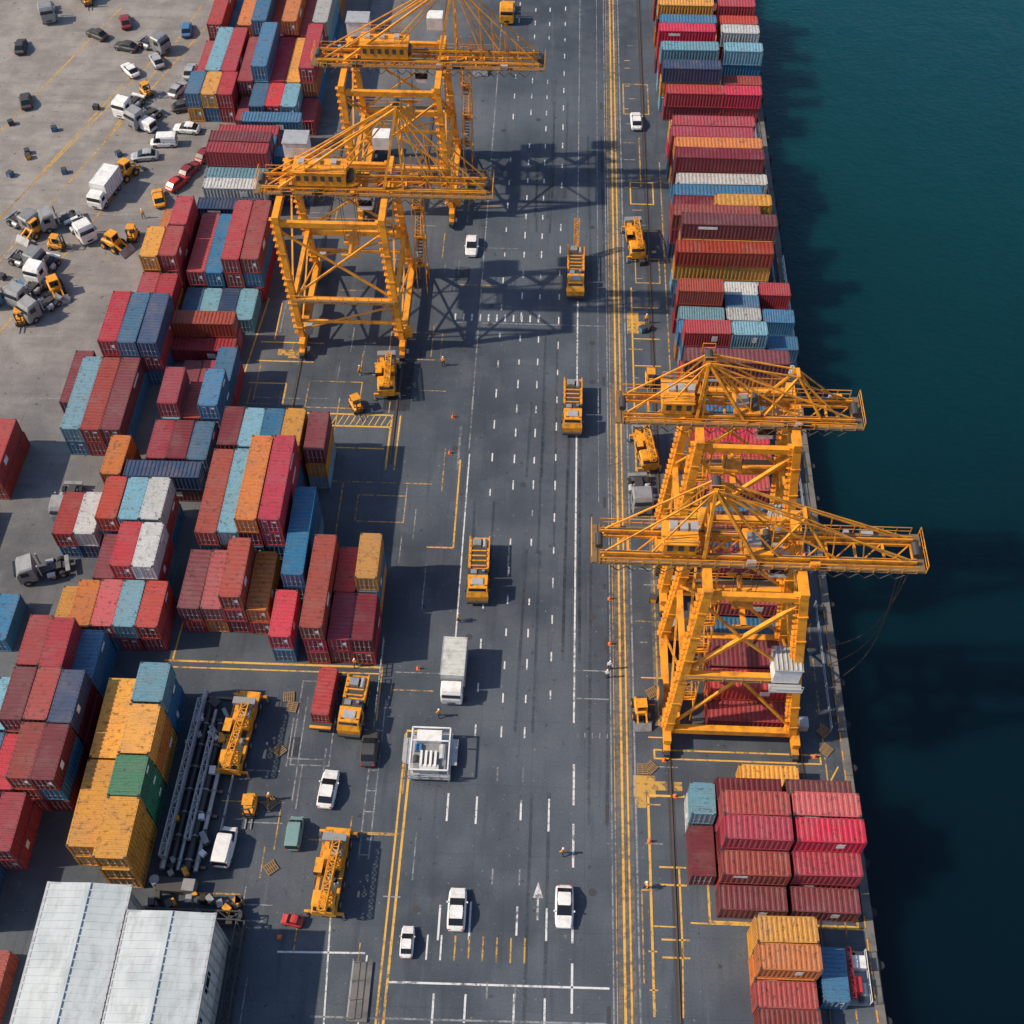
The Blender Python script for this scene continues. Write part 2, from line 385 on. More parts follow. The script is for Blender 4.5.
# ------------------------------------------------------------------ markings
mk=MB(); ZM=.008
def ln(x0,y0,x1,y1,w,mat='white_marking',z=None):
    z=ZM if z is None else z
    d=Vector((x1-x0,y1-y0,0)).normalized(); n=Vector((-d.y,d.x,0))*w/2
    p=Vector((x0,y0,z));q=Vector((x1,y1,z)); mk.add([p-n,q-n,q+n,p+n],[(0,1,2,3)],mat)
def rect(x0,y0,x1,y1,w=.22,mat='yellow_marking'):
    ln(x0,y0-w/2,x0,y1+w/2,w,mat);ln(x1,y0-w/2,x1,y1+w/2,w,mat);ln(x0+w/2,y0,x1-w/2,y0,w,mat);ln(x0+w/2,y1,x1-w/2,y1,w,mat)
ln(4.4,60,4.4,125,.2); ln(4.3,125.5,4.3,330,.16,'faint_marking')
for y in(30,36.5,44,50.6): ln(4.45,y,4.45,y+4.6,.22)
ln(-9.1,62,-9.1,97,.16); ln(-9.2,97.5,-9.2,330,.18,'faint_marking')
for x,de in((-6.2,5.4),(-3.4,4.2),(-.9,4.2),(1.8,4.8)):
    y=58
    while y<330:
        if random.random()<.93: ln(x,y+random.uniform(-.1,.1),x,y+random.uniform(.9,1.5),.17)
        y+=de
for x in(-8.6,-5.6,-1.0,1.9):
    for y in(28,37,48): ln(x,y+random.uniform(-.8,.8),x,y+random.uniform(2.6,3.6),.2)
for x in(-3.6,-.9):
    for y in(31,42,53): ln(x,y,x,y+1.6,.16,'faint_marking')
ln(8.4,20,8.4,330,.14,'faint_marking'); ln(7.2,90,7.2,330,.1,'faint_marking'); ln(8.75,20,8.75,330,.1,'worn_yellow')
ln(9.5,10,9.5,330,.24,'yellow_marking'); ln(10.1,10,10.1,330,.18,'yellow_marking')
ln(10.9,20,10.9,330,.18,'faint_marking')
ln(-13.2,20,-12.9,57.5,.24,'yellow_marking'); ln(-13.9,20,-13.6,58.2,.2,'yellow_marking'); ln(-13.6,58.4,-11.6,58.4,.24,'yellow_marking'); ln(-11.6,54,-11.6,58.3,.2,'yellow_marking')
ln(-13,32.2,8,32.4,.2); ln(-20,28.8,8,29.2,.18,'faint_marking'); ln(-24,34.6,-15.5,34.8,.18); ln(-15.5,27,-15.3,34.6,.16)
for i in range(8): ln(-9.6+i*1.35,34.4,-9.6+i*1.35,36.8,.16,'worn_yellow' if i>1 else 'white_marking')
for i in range(11): ln(-12.5+i*1.15,120.6,-12.5+i*1.15,121.9,.2)
ln(-13,120.2,8,120.2,.14,'faint_marking')
for i in range(5): ln(4.8+i*.8,58.3,4.8+i*.8,58.9,.12,'faint_marking')
ln(4.6,63,8.2,63.0,.14,'faint_marking'); ln(4.6,66.5,8.2,66.5,.14,'faint_marking')
ln(1.0,38.6,1.0,40.8,.2); mk.add([(.5,40.8,ZM),(1.5,40.8,ZM),(1.0,42.4,ZM)],[(0,1,2)],'white_marking')
ln(-41.5,66.0,-17.0,66.0,.24,'yellow_marking'); ln(-41.5,65.2,-17.0,65.2,.16,'yellow_marking'); ln(-40.6,65.9,-40.2,76,.2,'yellow_marking'); ln(-17,59.5,-17,66,.16,'yellow_marking')
rect(-40.2,101.0,-19.5,103.0,.24)
for i in range(26): ln(-40+i*.8,101.2,-39.4+i*.8,102.8,.12,'yellow_marking')
ln(-19.5,94,-19.5,101,.24,'yellow_marking'); ln(-18.4,94,-18.4,103,.2,'yellow_marking'); ln(-35,97.4,-20,97.4,.2,'yellow_marking')
ln(-40.4,103,-38.8,124,.2,'yellow_marking'); ln(-38.6,115.5,-30,115.5,.2,'yellow_marking'); ln(-38.6,112,-31,112.0,.2,'yellow_marking'); ln(-39,108,-34,108,.2,'yellow_marking')
ln(-34,104.5,-34,108,.2,'yellow_marking'); ln(-36.8,116,-36.8,123,.16,'yellow_marking')
ln(-24.5,80,-24.5,92,.14,'worn_yellow'); rect(-22.4,86,-16.5,90,.14,'worn_yellow'); ln(-27,92,-13.5,92,.14,'worn_yellow'); ln(-13.4,82.5,-10.2,82.5,.2,'yellow_marking'); ln(-10.2,82.5,-10.2,96,.2,'yellow_marking'); ln(-16.5,80,-16.5,84,.12,'faint_marking')
rect(-31,104,-24,108.6,.14,'worn_yellow'); rect(-21,113,-14,118,.12,'worn_yellow')
ln(-28.5,34,-28.5,40,.16,'worn_yellow'); ln(-28.5,40,-33,40,.16,'worn_yellow')
ln(-24.8,50,-24.8,62,.14,'faint_marking'); ln(-22,50,-22,56,.14,'faint_marking'); rect(-25.6,54,-21.5,64,.14,'faint_marking')
for i in range(7): ln(-17.2-.0,44.5+i*2.3,-16.2,44.5+i*2.3,.14,'faint_marking')
ln(-17.2,44,-17.2,62,.14,'faint_marking'); ln(-16.2,44,-16.2,62,.14,'faint_marking'); ln(-18.4,24,-19.4,40,.16)
rect(13.0,56.2,30.6,57.2,.18); ln(12.2,30,12.2,52,.24,'yellow_marking'); ln(12.2,52,16,52,.24,'yellow_marking'); ln(14.9,30,15.1,36.5,.14,'yellow_marking')
for y in(35.5,37.2,42.6,44.4): ln(13.1,y,15.8,y,.18,'yellow_marking')
ln(15.1,35.5,15.1,44.4,.18,'yellow_marking'); ln(11.3,33,11.3,42,.14,'worn_yellow'); ln(16,38.9,33,38.9,.16,'yellow_marking'); ln(30,52,32.4,56,.16,'yellow_marking')
rect(17.9,39.1,32.3,52.2,.22)
ln(11.9,95,11.9,128,.2,'yellow_marking'); ln(13.6,60,13.6,106,.16,'worn_yellow'); ln(16.8,106,16.8,156,.16,'worn_yellow')
for y in(108,113,118,124): ln(11.9,y,15.6,y,.16,'yellow_marking')
rect(12.2,146,15.6,151,.2); rect(12.6,129,16,134,.16,'worn_yellow'); ln(12,140,16,140,.24,'yellow_marking'); ln(13.8,150,13.8,162,.2,'worn_yellow'); rect(11.5,168,15.5,176,.2,'worn_yellow')
for y in range(18,100,4): ln(31.1,y,31.1,y+3,.16,'worn_yellow')
for k in range(44):
    y=24+k*3.8+random.uniform(-1,1); x=random.choice([11.3,11.8,12.4]); ln(x,y,x+random.uniform(.6,3.0),y,.14,random.choice(['worn_yellow','faint_marking','yellow_marking']))
for k in range(130):
    x=random.uniform(-40,-10); y=random.uniform(25,165)
    if -39.6<x<-17 and 66<y<96: continue
    l=random.uniform(1.5,7)
    if random.random()<.5: ln(x,y,x+l,y,.13,random.choice(['worn_yellow','faint_marking']),ZM+.004+k*.00005)
    else: ln(x,y,x,y+l,.13,random.choice(['worn_yellow','faint_marking']),ZM+.004+k*.00005)
for x0,y0,x1,y1 in((-92,105,-70,175),(-88,100,-60,190),(-100,120,-76,195),(-78,105,-64,150),(-70,158,-62,196),(-97,95,-67,180)):
    ln(x0,y0,x1,y1,.3,'worn_yellow',ZM+.002)
for k in range(26):
    x=random.uniform(-95,-62); y=random.uniform(100,190); ln(x,y,x+random.uniform(3,9),y+random.uniform(-1,1),.14,'faint_marking',ZM+.004+k*.00005)
obj('road_markings',mk.mesh('road_markings'))
mk=MB()
def patch(x0,y0,x1,y1,mat,z=.0035): mk.add([(x0,y0,z),(x1,y0,z),(x1,y1,z),(x0,y1,z)],[(0,1,2,3)],mat)
patch(8.9,10,10.6,330,'patch_light')
for k,(x0,y0,x1,y1) in enumerate(((10.7,51.8,13,54.2),(12.2,52.6,15.8,53.6),(10.8,50.6,12,52.2),(11.2,119,12.8,123),(12,120,14.4,121.3),(-36,113.1,-31,114.2),(-34.5,112.6,-32.5,113.6),(13.2,60,14.0,106))): patch(x0,y0,x1,y1,'worn_yellow' if k<7 else 'patch_light',.0036+k*.0001)
for k in range(16):
    x=random.uniform(-38,6);y=random.uniform(24,190)
    if -9<x<7: continue
    patch(x,y,x+random.uniform(1,4),y+random.uniform(2,9),random.choice(['patch_dark','patch_light']),.0046+k*.00005)
for k in range(12):
    x=random.choice([-7.6,-5,-2.2,.4,3.1,6.0])+random.uniform(-.5,.5); y=random.uniform(20,150); l=random.uniform(10,40)
    for dx in(0,1.9): ln(x+dx,y,x+dx+random.uniform(-.6,.6),y+l,.35,'tyre_marks',.0062+k*.00004)
obj('pavement_repairs',mk.mesh('pavement_repairs'))
b=MB()
for k in range(22):
    x=random.choice([-7.6,-2.2,6.4,12.8,-11]);y=random.uniform(28,170); b.cyl((x,y,.0),(x,y,.016),.4,'steel_dark',14)
for k in range(8): b.box((7.9,30+k*20,.01),(.35,1.6,.014),'steel_dark')
obj('manhole_covers',b.mesh('manhole_covers'))

# ------------------------------------------------------------------ gantry cranes
def crane(x,y,W,D,tl,tr,zb,bx0,bx1,ax,az,zp,hx,style):
    b=MB(); Yl='crane_yellow'; yc=D/2; iy=1.6
    def leg(i,j,z):
        t=z/zb; X=(0+tl*t) if i==0 else (W+(tr-W)*t)
        Yy=(iy*t) if j==0 else D-iy*t
        return Vector((X,Yy,z))
    lw=.82 if style=='B' else .72
    for i in(0,1):
        b.beam(leg(i,0,0)+Vector((0,-1.4,2.0)),leg(i,1,0)+Vector((0,1.4,2.0)),.75,.8,Yl)
        for j in(0,1):
            b.beam(leg(i,j,2.4),leg(i,j,zb-1.2),lw,lw,Yl)
            for k in(4,8,12,16,20,24):
                if k<zb-2: b.beam(leg(i,j,k-.1),leg(i,j,k+.1),lw+.16,lw+.16,Yl)
            c=leg(i,j,0)
            b.box((c.x,c.y,1.15),(.7,4.0,.5),Yl)
            for dy in(-1.2,1.2): b.box((c.x,c.y+dy,.72),(.85,1.5,.5),'steel_dark')
            for dy in(-1.7,-.8,.8,1.7): b.cyl((c.x-.22,c.y+dy,.48),(c.x+.22,c.y+dy,.48),.37,'steel_grey',12)
            b.box((c.x,c.y-2.2,.9),(.6,.4,.6),'steel_dark')
            b.box((c.x+.8,c.y+.9,2.9),(.9,1.2,1.1),random.choice(['galv',Yl]))
            for s in(-.22,.22): b.beam(leg(i,j,2.6)+Vector((-lw/2-.25,s,0)),leg(i,j,zb-1)+Vector((-lw/2-.25,s,0)),.06,.06,Yl)
            for k in range(int(zb-3)):
                p=leg(i,j,3+k)+Vector((-lw/2-.25,0,0)); b.box(p,(.5,.6,.05),Yl)
        b.beam(leg(i,0,zp),leg(i,1,zp),.55,.75,Yl)
        b.beam(leg(i,0,zp+.6),leg(i,1,zb-2),.22,.22,Yl); b.beam(leg(i,1,zp+.6),leg(i,0,zb-2),.22,.22,Yl)
        b.beam(leg(i,0,2.6),leg(i,1,zp-.5),.2,.2,Yl); b.beam(leg(i,1,2.6),leg(i,0,zp-.5),.2,.2,Yl)
        b.beam(leg(i,0,zb-.8)+Vector((0,-.5,0)),leg(i,1,zb-.8)+Vector((0,.5,0)),.8,.85,Yl)
    for j in(0,1):
        b.beam(leg(0,j,zp),leg(1,j,zp),.55,.8,Yl)
        b.beam(leg(0,j,zb-1.6),leg(1,j,zb-1.6),.55,.75,Yl)
        if style=='B':
            b.beam(leg(0,j,2.3),leg(1,j,2.3),.7,.85,Yl)
            b.beam(leg(0,j,zp+.6),leg(1,j,zb-2.2),.38,.38,Yl)
            m1=(leg(0,j,zp)+leg(1,j,zp))/2
            b.beam(leg(0,j,2.9),m1+Vector((0,0,-.4)),.26,.26,Yl); b.beam(leg(1,j,2.9),m1+Vector((0,0,-.4)),.26,.26,Yl)
            m2=(leg(0,j,zp+.6)+leg(1,j,zb-2.2))/2
            b.beam(m2,leg(1,j,zp+.4),.24,.24,Yl); b.beam(m2,leg(0,j,zb-3),.24,.24,Yl)
        else:
            b.beam(leg(0,j,zp+.5),leg(1,j,zb-2.6),.25,.25,Yl); b.beam(leg(1,j,zp+.5),leg(0,j,zb-2.6),.25,.25,Yl)
            b.beam(leg(0,j,3.5),leg(1,j,zp-.6),.2,.2,Yl)
            b.beam(leg(0,j,5.0),leg(1,j,5.0),.3,.4,Yl)
        o=Vector((0,-.65 if j==0 else .65,.45)); b.beam(leg(0,j,zp)+o,leg(1,j,zp)+o,.6,.05,'grating')
        o2=Vector((0,-.95 if j==0 else .95,.45)); b.rail(leg(0,j,zp)+o2,leg(1,j,zp)+o2)
    g=1.25
    for s in(-1,1):
        b.beam((bx0,yc+s*g,zb+.42),(bx1,yc+s*g,zb+.42),.34,.3,Yl); b.beam((bx0,yc+s*g,zb-.45),(bx1,yc+s*g,zb-.45),.34,.3,Yl)
        n=int((bx1-bx0)/1.2); st=(bx1-bx0)/n
        for k in range(n):
            za,zc_=(zb+.35,zb-.35) if k%2 else (zb-.35,zb+.35)
            b.beam((bx0+k*st,yc+s*g,za),(bx0+(k+1)*st,yc+s*g,zc_),.14,.14,Yl)
        b.box(((bx0+bx1)/2,yc+s*g,zb+.62),(bx1-bx0,.1,.1),'rail_steel')
        b.beam((bx0,yc+s*(g+.6),zb-.2),(bx1,yc+s*(g+.6),zb-.2),.62,.05,'grating')
        b.rail((bx0,yc+s*(g+.92),zb-.15),(bx1,yc+s*(g+.92),zb-.15),Yl,1.05,.06,1.3)
        n=int((bx1-bx0)/1.6)
        for k in range(n): b.box((bx0+.8+k*1.6,yc+s*(g+.5),zb-.36),(.1,.7,.22),Yl)
    n=int((bx1-bx0)/2.4); st=(bx1-bx0)/n
    for k in range(n+1):
        b.beam((bx0+k*st,yc-g,zb-.4),(bx0+k*st,yc+g,zb-.4),.2,.25,Yl)
        if k<n: b.beam((bx0+k*st,yc-g,zb-.4),(bx0+(k+1)*st,yc+g,zb-.4),.12,.12,Yl)
    for k in range(9):
        b.box((random.uniform(bx0+1,bx1-1),yc+random.choice([-1,1])*(g+.6),zb+.15),(random.uniform(.4,1.1),.4,random.uniform(.3,.8)),random.choice(['steel_grey','steel_dark','galv',Yl]))
    for xe,sg in((bx0,-1),(bx1,1)):
        b.box((xe+sg*.4,yc,zb-.1),(.9,2*g+1.8,.1),'grating'); b.rail((xe+sg*.8,yc-g-.9,zb-.04),(xe+sg*.8,yc+g+.9,zb-.04)); b.cyl((xe+sg*.1,yc-.7,zb+.5),(xe+sg*.1,yc+.7,zb+.5),.35,'steel_dark',10)
    A1=[Vector((ax,yc+s*.6,az)) for s in(-1,1)]
    for s,ap in zip((-1,1),A1):
        for fx in((tl,tr) if style=='A' else (tl-.4,tl+4.2)):
            b.beam((fx,yc+s*(g+.3),zb+.4),ap,.28,.28,Yl)
        b.beam((ax+.2,yc+s*(g+.2),zb+.4),ap,.2,.2,Yl)
        for q in(.35,.62,.97): b.beam(ap,(ax+(bx1-ax)*q,yc+s*g,zb+.6),.12,.15,Yl)
        for q in(.5,.95): b.beam(ap,(ax+(bx0-ax)*q,yc+s*g,zb+.6),.12,.15,Yl)
        t=Vector((ax+(bx1-ax)*.97,yc+s*g,zb+.6))
        for q in(.3,.45,.6,.75):
            pt=ap+(t-ap)*q; b.beam(pt,(pt.x+.4,yc+s*g,zb+.5),.09,.09,Yl)
    b.beam(A1[0],A1[1],.4,.4,Yl); b.cyl((ax,yc-.5,az+.35),(ax,yc+.5,az+.35),.4,'steel_dark',12)
    b.rail((ax-.6,yc-.9,az),(ax+.6,yc-.9,az)); b.rail((ax-.6,yc+.9,az),(ax+.6,yc+.9,az))
    for q in(.2,.4,.6,.8):
        z=zb+(az-zb)*q; wv=(g+.3)*(1-q)+.6*q; b.beam((ax+.1,yc-wv,z),(ax+.1,yc+wv,z),.16,.16,Yl)
    if style=='B':
        mz=zb+5.5; mx=tr-.6
        for s in(-1,1):
            b.beam((tr-3.2,yc+s*g,zb+.5),(mx,yc+s*.5,mz),.22,.22,Yl); b.beam((tr+2.4,yc+s*g,zb+.5),(mx,yc+s*.5,mz),.22,.22,Yl)
            b.beam((ax,yc+s*.6,az),(mx,yc+s*.5,mz),.12,.14,Yl); b.beam((mx,yc+s*.5,mz),(bx1-1.5,yc+s*g,zb+.6),.12,.14,Yl)
        b.beam((mx,yc-.6,mz),(mx,yc+.6,mz),.3,.3,Yl)
    hl=6.4 if style=='A' else 3.0; hh=2.0 if style=='A' else 1.6
    hw=3.0
    b.box((hx,yc,zb+.75+hh/2),(hl,hw,hh),Yl); b.box((hx,yc,zb+.8+hh),(hl+.25,hw+.3,.1),Yl)
    for k in range(int(hl)): b.box((hx-hl/2+.6+k,yc-hw/2-.04,zb+.9+hh/2),(.5,.06,.7),'steel_dark')
    for k in range(3): b.box((hx-hl/2+.9+k*hl/3.2,yc+.3,zb+1.05+hh),(.7,.9,.4),'galv')
    b.rail((hx-hl/2,yc-hw/2,zb+.85+hh),(hx+hl/2,yc-hw/2,zb+.85+hh)); b.rail((hx-hl/2,yc+hw/2,zb+.85+hh),(hx+hl/2,yc+hw/2,zb+.85+hh))
    tx=(tl+tr)/2+1.5 if style=='A' else tl+4.5
    b.box((tx,yc,zb+.9),(2.6,2.9,.3),Yl); b.box((tx-.4,yc,zb+1.3),(1.2,1.4,.5),'steel_grey'); b.cyl((tx+.8,yc-1,zb+1.35),(tx+.8,yc+1,zb+1.35),.35,'steel_dark',12)
    b.box((tx+2.4,yc-.2,zb-2.1),(1.6,1.8,2.0),'white_paint'); b.box((tx+2.4,yc-.2,zb-2.0),(1.66,1.86,.9),'glass_dark')
    zs=zb-9
    for dx in(-1,1):
        for dy in(-1,1): b.beam((tx+dx*.9,yc+dy*.7,zb+.9),(tx+dx*.9,yc+dy*.7,zs+.5),.05,.05,'steel_dark')
    b.box((tx,yc,zs+.3),(2.0,2.2,.4),Yl); b.beam((tx,yc-3,zs),(tx,yc+3,zs),.5,.3,Yl)
    for dy in(-3,3): b.beam((tx-1.1,yc+dy,zs),(tx+1.1,yc+dy,zs),.25,.3,Yl)
    sx=W+1.0 if style=='A' else 1.4; sy=D-3.2 if style=='A' else 2.2
    k=0; z=2.6
    for cx in(0,1.3):
        for cy in(0,3.0): b.beam((sx+cx,sy+cy,0),(sx+cx,sy+cy,zb-1),.12,.12,Yl)
    while z<zb-3:
        a_=sy+.3 if k%2 else sy+2.7; c_=sy+2.7 if k%2 else sy+.3
        for dx in(.2,.9): b.beam((sx+dx,a_,z),(sx+dx,c_,z+2.5),.07,.22,Yl)
        for q in range(8):
            t=(q+.5)/8; b.box((sx+.55,a_+(c_-a_)*t,z+2.5*t),(.65,.26,.05),'grating')
        b.box((sx+.65,c_,z+2.5),(1.3,.8,.07),Yl); b.rail((sx,c_,z+2.54),(sx+1.3,c_,z+2.54),Yl,1.0,.06)
        b.rail((sx+1.3,sy,z),(sx+1.3,sy+3,z),Yl,1.0,.06)
        z+=2.5;k+=1
    if style=='A':
        b.box((tl+1.2,D-1.0,zb+1.0),(3.0,2.6,2.1),'white_paint'); b.box((tl+1.2,D-1.0,zb+2.1),(3.2,2.8,.12),'galv')
        b.box((tr-1.2,D+.6,zb+.9),(2.2,2.0,1.8),'white_paint')
    else:
        b.box((tr+.6,1.0,zp+2.0),(2.6,2.6,2.4),'white_paint'); b.box((tr+.6,1.0,zp+3.26),(2.8,2.8,.12),'galv')
        for q in range(6): b.box((tr-.5+q*.45,1.0,zp+3.38),(.12,2.6,.12),'offwhite')
        b.box((tr+.6,-.8,zp+.6),(3.2,.9,.08),'galv'); b.rail((tr-1.0,-1.2,zp+.6),(tr+2.2,-1.2,zp+.6),'galv')
    b.cyl((-.9,yc-2,3.2),(-.5,yc-2,3.2),1.5,'steel_dark',20); b.cyl((-1.0,yc-2,3.2),(-.4,yc-2,3.2),.8,Yl,16)
    k=bx0+1
    while k<bx1-2:
        p=Vector((k,yc-g-.95,zb-.4)); q=Vector((k+.7,yc-g-.95,zb-1.1)); r=Vector((k+1.4,yc-g-.95,zb-.4))
        b.beam(p,q,.07,.07,'steel_dark'); b.beam(q,r,.07,.07,'steel_dark'); k+=1.4
    return obj('gantry_crane',b.mesh('gantry_crane'),(x,y,0))
crane(-32.4,114.4,13.4,14.5,-1.0,12.0,22,-3.2,24.6,14.2,33.5,8.5,4.2,'A')
crane(-27.6,141.3,13.4,14.5,-1.0,12.0,22,-4.6,25.6,14.2,33.5,8.5,4.6,'A')
crane(14.2,58.5,13.5,11.6,1.2,9.7,28,-8.6,20.0,.8,37.2,13,-1.5,'B')
crane(14.4,75.8,13.9,10.5,1.2,10.6,28,-6.4,16.4,1.2,35.2,13,-1.2,'B')
b=MB()
for s in(0,1,2):
    p=Vector((33.2+s*.5,63.5,26.5)); q=Vector((33.0-s*.2,66+s*2.2,.2)); pr=p
    for i in range(1,13):
        t=i/12; c=p.lerp(q,t)+Vector((1.6*math.sin(math.pi*t),0,-3*math.sin(math.pi*t))); b.cyl(pr,c,.05,'steel_dark',5); pr=c
obj('hanging_ropes',b.mesh('hanging_ropes'))

# ------------------------------------------------------------------ vehicles
def car(col,kind='sedan'):
    b=MB(); L=4.3
    b.body([(-L/2,.70,.42,.72),(-L/2+.25,.86,.25,.92),(-1.2,.9,.22,.98),(.9,.9,.22,.96),(L/2-.5,.86,.25,.84),(L/2-.1,.72,.32,.68)],col)
    if kind=='van':
        b.body([(-L/2+.06,.78,.9,1.7),(-1.6,.82,.9,1.85),(.9,.82,.9,1.85),(1.45,.74,.9,1.2)],'glass_dark')
        b.body([(-L/2+.1,.74,1.62,1.9),(-1.6,.78,1.75,1.98),(.7,.78,1.75,1.96),(.9,.72,1.72,1.9)],col)
        b.box((0,-.9,1.35),(1.7,2.3,.85),col)
    else:
        b.body([(-1.75,.72,.85,1.0),(-1.25,.72,.85,1.38),(.1,.72,.85,1.42),(.95,.74,.85,.98)],'glass_dark')
        b.body([(-1.2,.62,1.3,1.44),(-.6,.66,1.36,1.5),(-.1,.64,1.36,1.48),(.1,.58,1.34,1.45)],col)
        for x in(-.7,.7): b.beam((x,-.45,.95),(x*.93,-.45,1.42),.08,.08,col)
    for x in(-.8,.8):
        for y in(-1.35,1.35): b.wheel(x,y,.32,.22)
        b.box((x*.75,L/2-.12,.62),(.3,.1,.12),'galv'); b.box((x*.8,-L/2+.08,.74),(.28,.1,.13),'lamp_red'); b.box((x*1.22,.55,.98),(.14,.16,.12),col)
    return b.mesh('car')
def yellow_truck(L=8.4,mast=False):
    b=MB(); Yl='machine_yellow'
    b.box((0,0,.95),(1.1,L,.4),'steel_dark')
    for y in(-L/2+1.5,-L/2+1.5+3.0,L/2-2.6,L/2-1.3):
        for x in(-1.05,1.05): b.wheel(x,y,.52,.42)
    y0=-L/2
    b.loft([[(-1.2,y0+.0,.7),(1.2,y0+.0,.7),(1.2,y0+2.3,.7),(-1.2,y0+2.3,.7)],[(-1.25,y0-.02,1.7),(1.25,y0-.02,1.7),(1.25,y0+2.3,1.7),(-1.25,y0+2.3,1.7)],[(-1.1,y0+.5,2.9),(1.1,y0+.5,2.9),(1.15,y0+2.25,2.95),(-1.15,y0+2.25,2.95)]],Yl)
    b.loft([[(-1.1,y0+.03,1.78),(1.1,y0+.03,1.78),(1.1,y0+.3,1.78),(-1.1,y0+.3,1.78)],[(-.98,y0+.44,2.78),(.98,y0+.44,2.78),(.98,y0+.7,2.78),(-.98,y0+.7,2.78)]],'glass_dark')
    for x in(-1.2,1.2): b.box((x*.985,y0+1.3,2.25),(.12,1.0,.75),'glass_dark'); b.box((x*1.15,y0+.5,2.3),(.12,.2,.5),'steel_dark')
    b.box((0,y0+1.3,3.0),(1.3,.9,.12),'galv'); b.box((0,y0-.1,.75),(2.4,.3,.35),'steel_dark')
    for x in(-.8,.8): b.cyl((x,y0+.8,2.95),(x,y0+.8,3.15),.1,'orange_paint',8)
    b.box((0,y0+2.9,1.9),(2.2,.9,1.3),'steel_dark'); b.box((.6,y0+2.9,2.7),(.3,.3,.5),'steel_grey'); b.box((-.5,y0+2.9,2.6),(.7,.6,.2),'steel_grey')
    b.box((0,y0+(3.6+L)/2,1.6),(2.3,L-3.7,.7),Yl)
    b.box((0,y0+(3.6+L)/2,1.97),(1.7,L-4.1,.08),'steel_dark')
    for k in range(int((L-4.2)/.7)): b.box((0,y0+4.1+k*.7,2.05),(1.7,.16,.14),Yl)
    for x in(-1.15,1.15):
        b.box((x,y0+(3.6+L)/2,2.25),(.12,L-3.7,.12),Yl)
        for k in range(5): b.box((x,y0+3.7+k*(L-3.9)/4,2.1),(.13,.13,.5),Yl)
    b.box((-.3,L/2-1.1,2.3),(1.0,.9,.6),'steel_grey'); b.cyl((.6,L/2-1.6,2.2),(.6,L/2-.5,2.2),.25,'galv',10)
    for k in range(4): b.box((0,L/2+.0,1.1+k*.2),(2.2,.05,.06),'steel_grey')
    if mast: b.truss((0,L/2-.4,2.2),(0,L/2+1.0,6.0),.7,.7,5,Yl,.07,.1)
    return b.mesh('terminal_truck')
def mobile_crane(L=9.5,W=2.7):
    b=MB(); Yl='machine_yellow'
    b.box((0,0,1.15),(W*.85,L,.55),Yl); b.box((0,0,.85),(1.2,L-.6,.3),'steel_dark'); b.box((0,-.3,1.45),(W*.6,L-1.5,.06),'steel_dark')
    for k in range(4):
        for x in(-1,1): b.wheel(x*(W/2-.25),-L/2+1.3+k*(L-2.6)/3,.6,.45)
    for y in(-L/2+.3,L/2-.3):
        b.beam((-W/2-.5,y,1.0),(W/2+.5,y,1.0),.25,.25,Yl)
        for x in(-1,1): b.cyl((x*(W/2+.4),y,.1),(x*(W/2+.4),y,1.1),.12,'galv',8); b.cyl((x*(W/2+.4),y,.02),(x*(W/2+.4),y,.12),.35,'steel_dark',10)
    b.body([(-L/2,1.1,1.4,2.0),(-L/2+.6,1.15,1.4,2.6),(-L/2+1.9,1.15,1.4,2.7)],Yl); b.box((0,-L/2+.26,2.15),(1.8,.36,.5),'glass_dark',0,.4)
    for x in(-1,1): b.box((x*1.13,-L/2+1.2,2.2),(.08,.9,.45),'glass_dark')
    b.cyl((0,.4,1.4),(0,.4,1.8),1.0,'steel_dark',16)
    b.box((.1,1.2,2.1),(2.0,2.6,.6),Yl); b.box((0,2.9,2.3),(2.4,.8,1.1),'steel_grey'); b.box((-.95,-.2,2.5),(.8,1.5,1.4),Yl); b.box((-.95,-.5,2.8),(.86,1.0,.7),'glass_dark')
    b.box((.5,1.6,2.6),(1.0,1.2,.4),'steel_grey'); b.cyl((-.3,2.0,2.8),(.7,2.0,2.8),.35,'steel_dark',12)
    b.truss((.35,2.4,3.0),(.15,-L/2-.4,3.5),.7,.7,10,Yl,.07,.11)
    b.beam((.3,.2,2.2),(.25,-1.8,3.2),.2,.2,'galv')
    for x in(-1,1): b.rail((x*1.2,.2,1.45),(x*1.2,L/2-.4,1.45),Yl,.6,.05,1.2)
    for k in range(8): b.box((random.uniform(-.9,.9),random.uniform(-1.5,L/2-.6),1.75),(.45,.5,.6),random.choice(['steel_dark','galv','steel_grey']),random.random())
    return b.mesh('mobile_crane')
def box_truck(col='offwhite'):
    b=MB(); L=6.8
    b.box((0,0,.75),(.9,L,.3),'steel_dark')
    for y in(-L/2+1.1,L/2-1.5,L/2-2.6):
        for x in(-1.05,1.05): b.wheel(x,y,.46,.34)
    b.body([(-L/2,1.1,.55,1.4),(-L/2+.25,1.18,.5,2.1),(-L/2+.5,1.18,.5,2.5),(-L/2+1.7,1.18,.5,2.6)],'white_paint'); b.box((0,-L/2+.14,1.85),(2.0,.2,.7),'glass_dark',0,.2)
    for x in(-1,1): b.box((x*1.16,-L/2+1.0,1.85),(.08,.8,.6),'glass_dark')
    b.box((0,.95,2.2),(2.55,L-2.0,2.5),col)
    for k in range(9): b.box((0,-1.2+k*.55,3.47),(2.4,.1,.06),col)
    for x in(-1,1):
        b.box((x*1.28,.95,3.42),(.08,L-1.95,.12),'galv'); b.box((x*1.28,.95,1.0),(.08,L-1.95,.14),'galv')
        for k in range(8): b.box((x*1.285,-1.2+k*.62,2.2),(.04,.09,2.3),'galv')
    return b.mesh('box_truck')
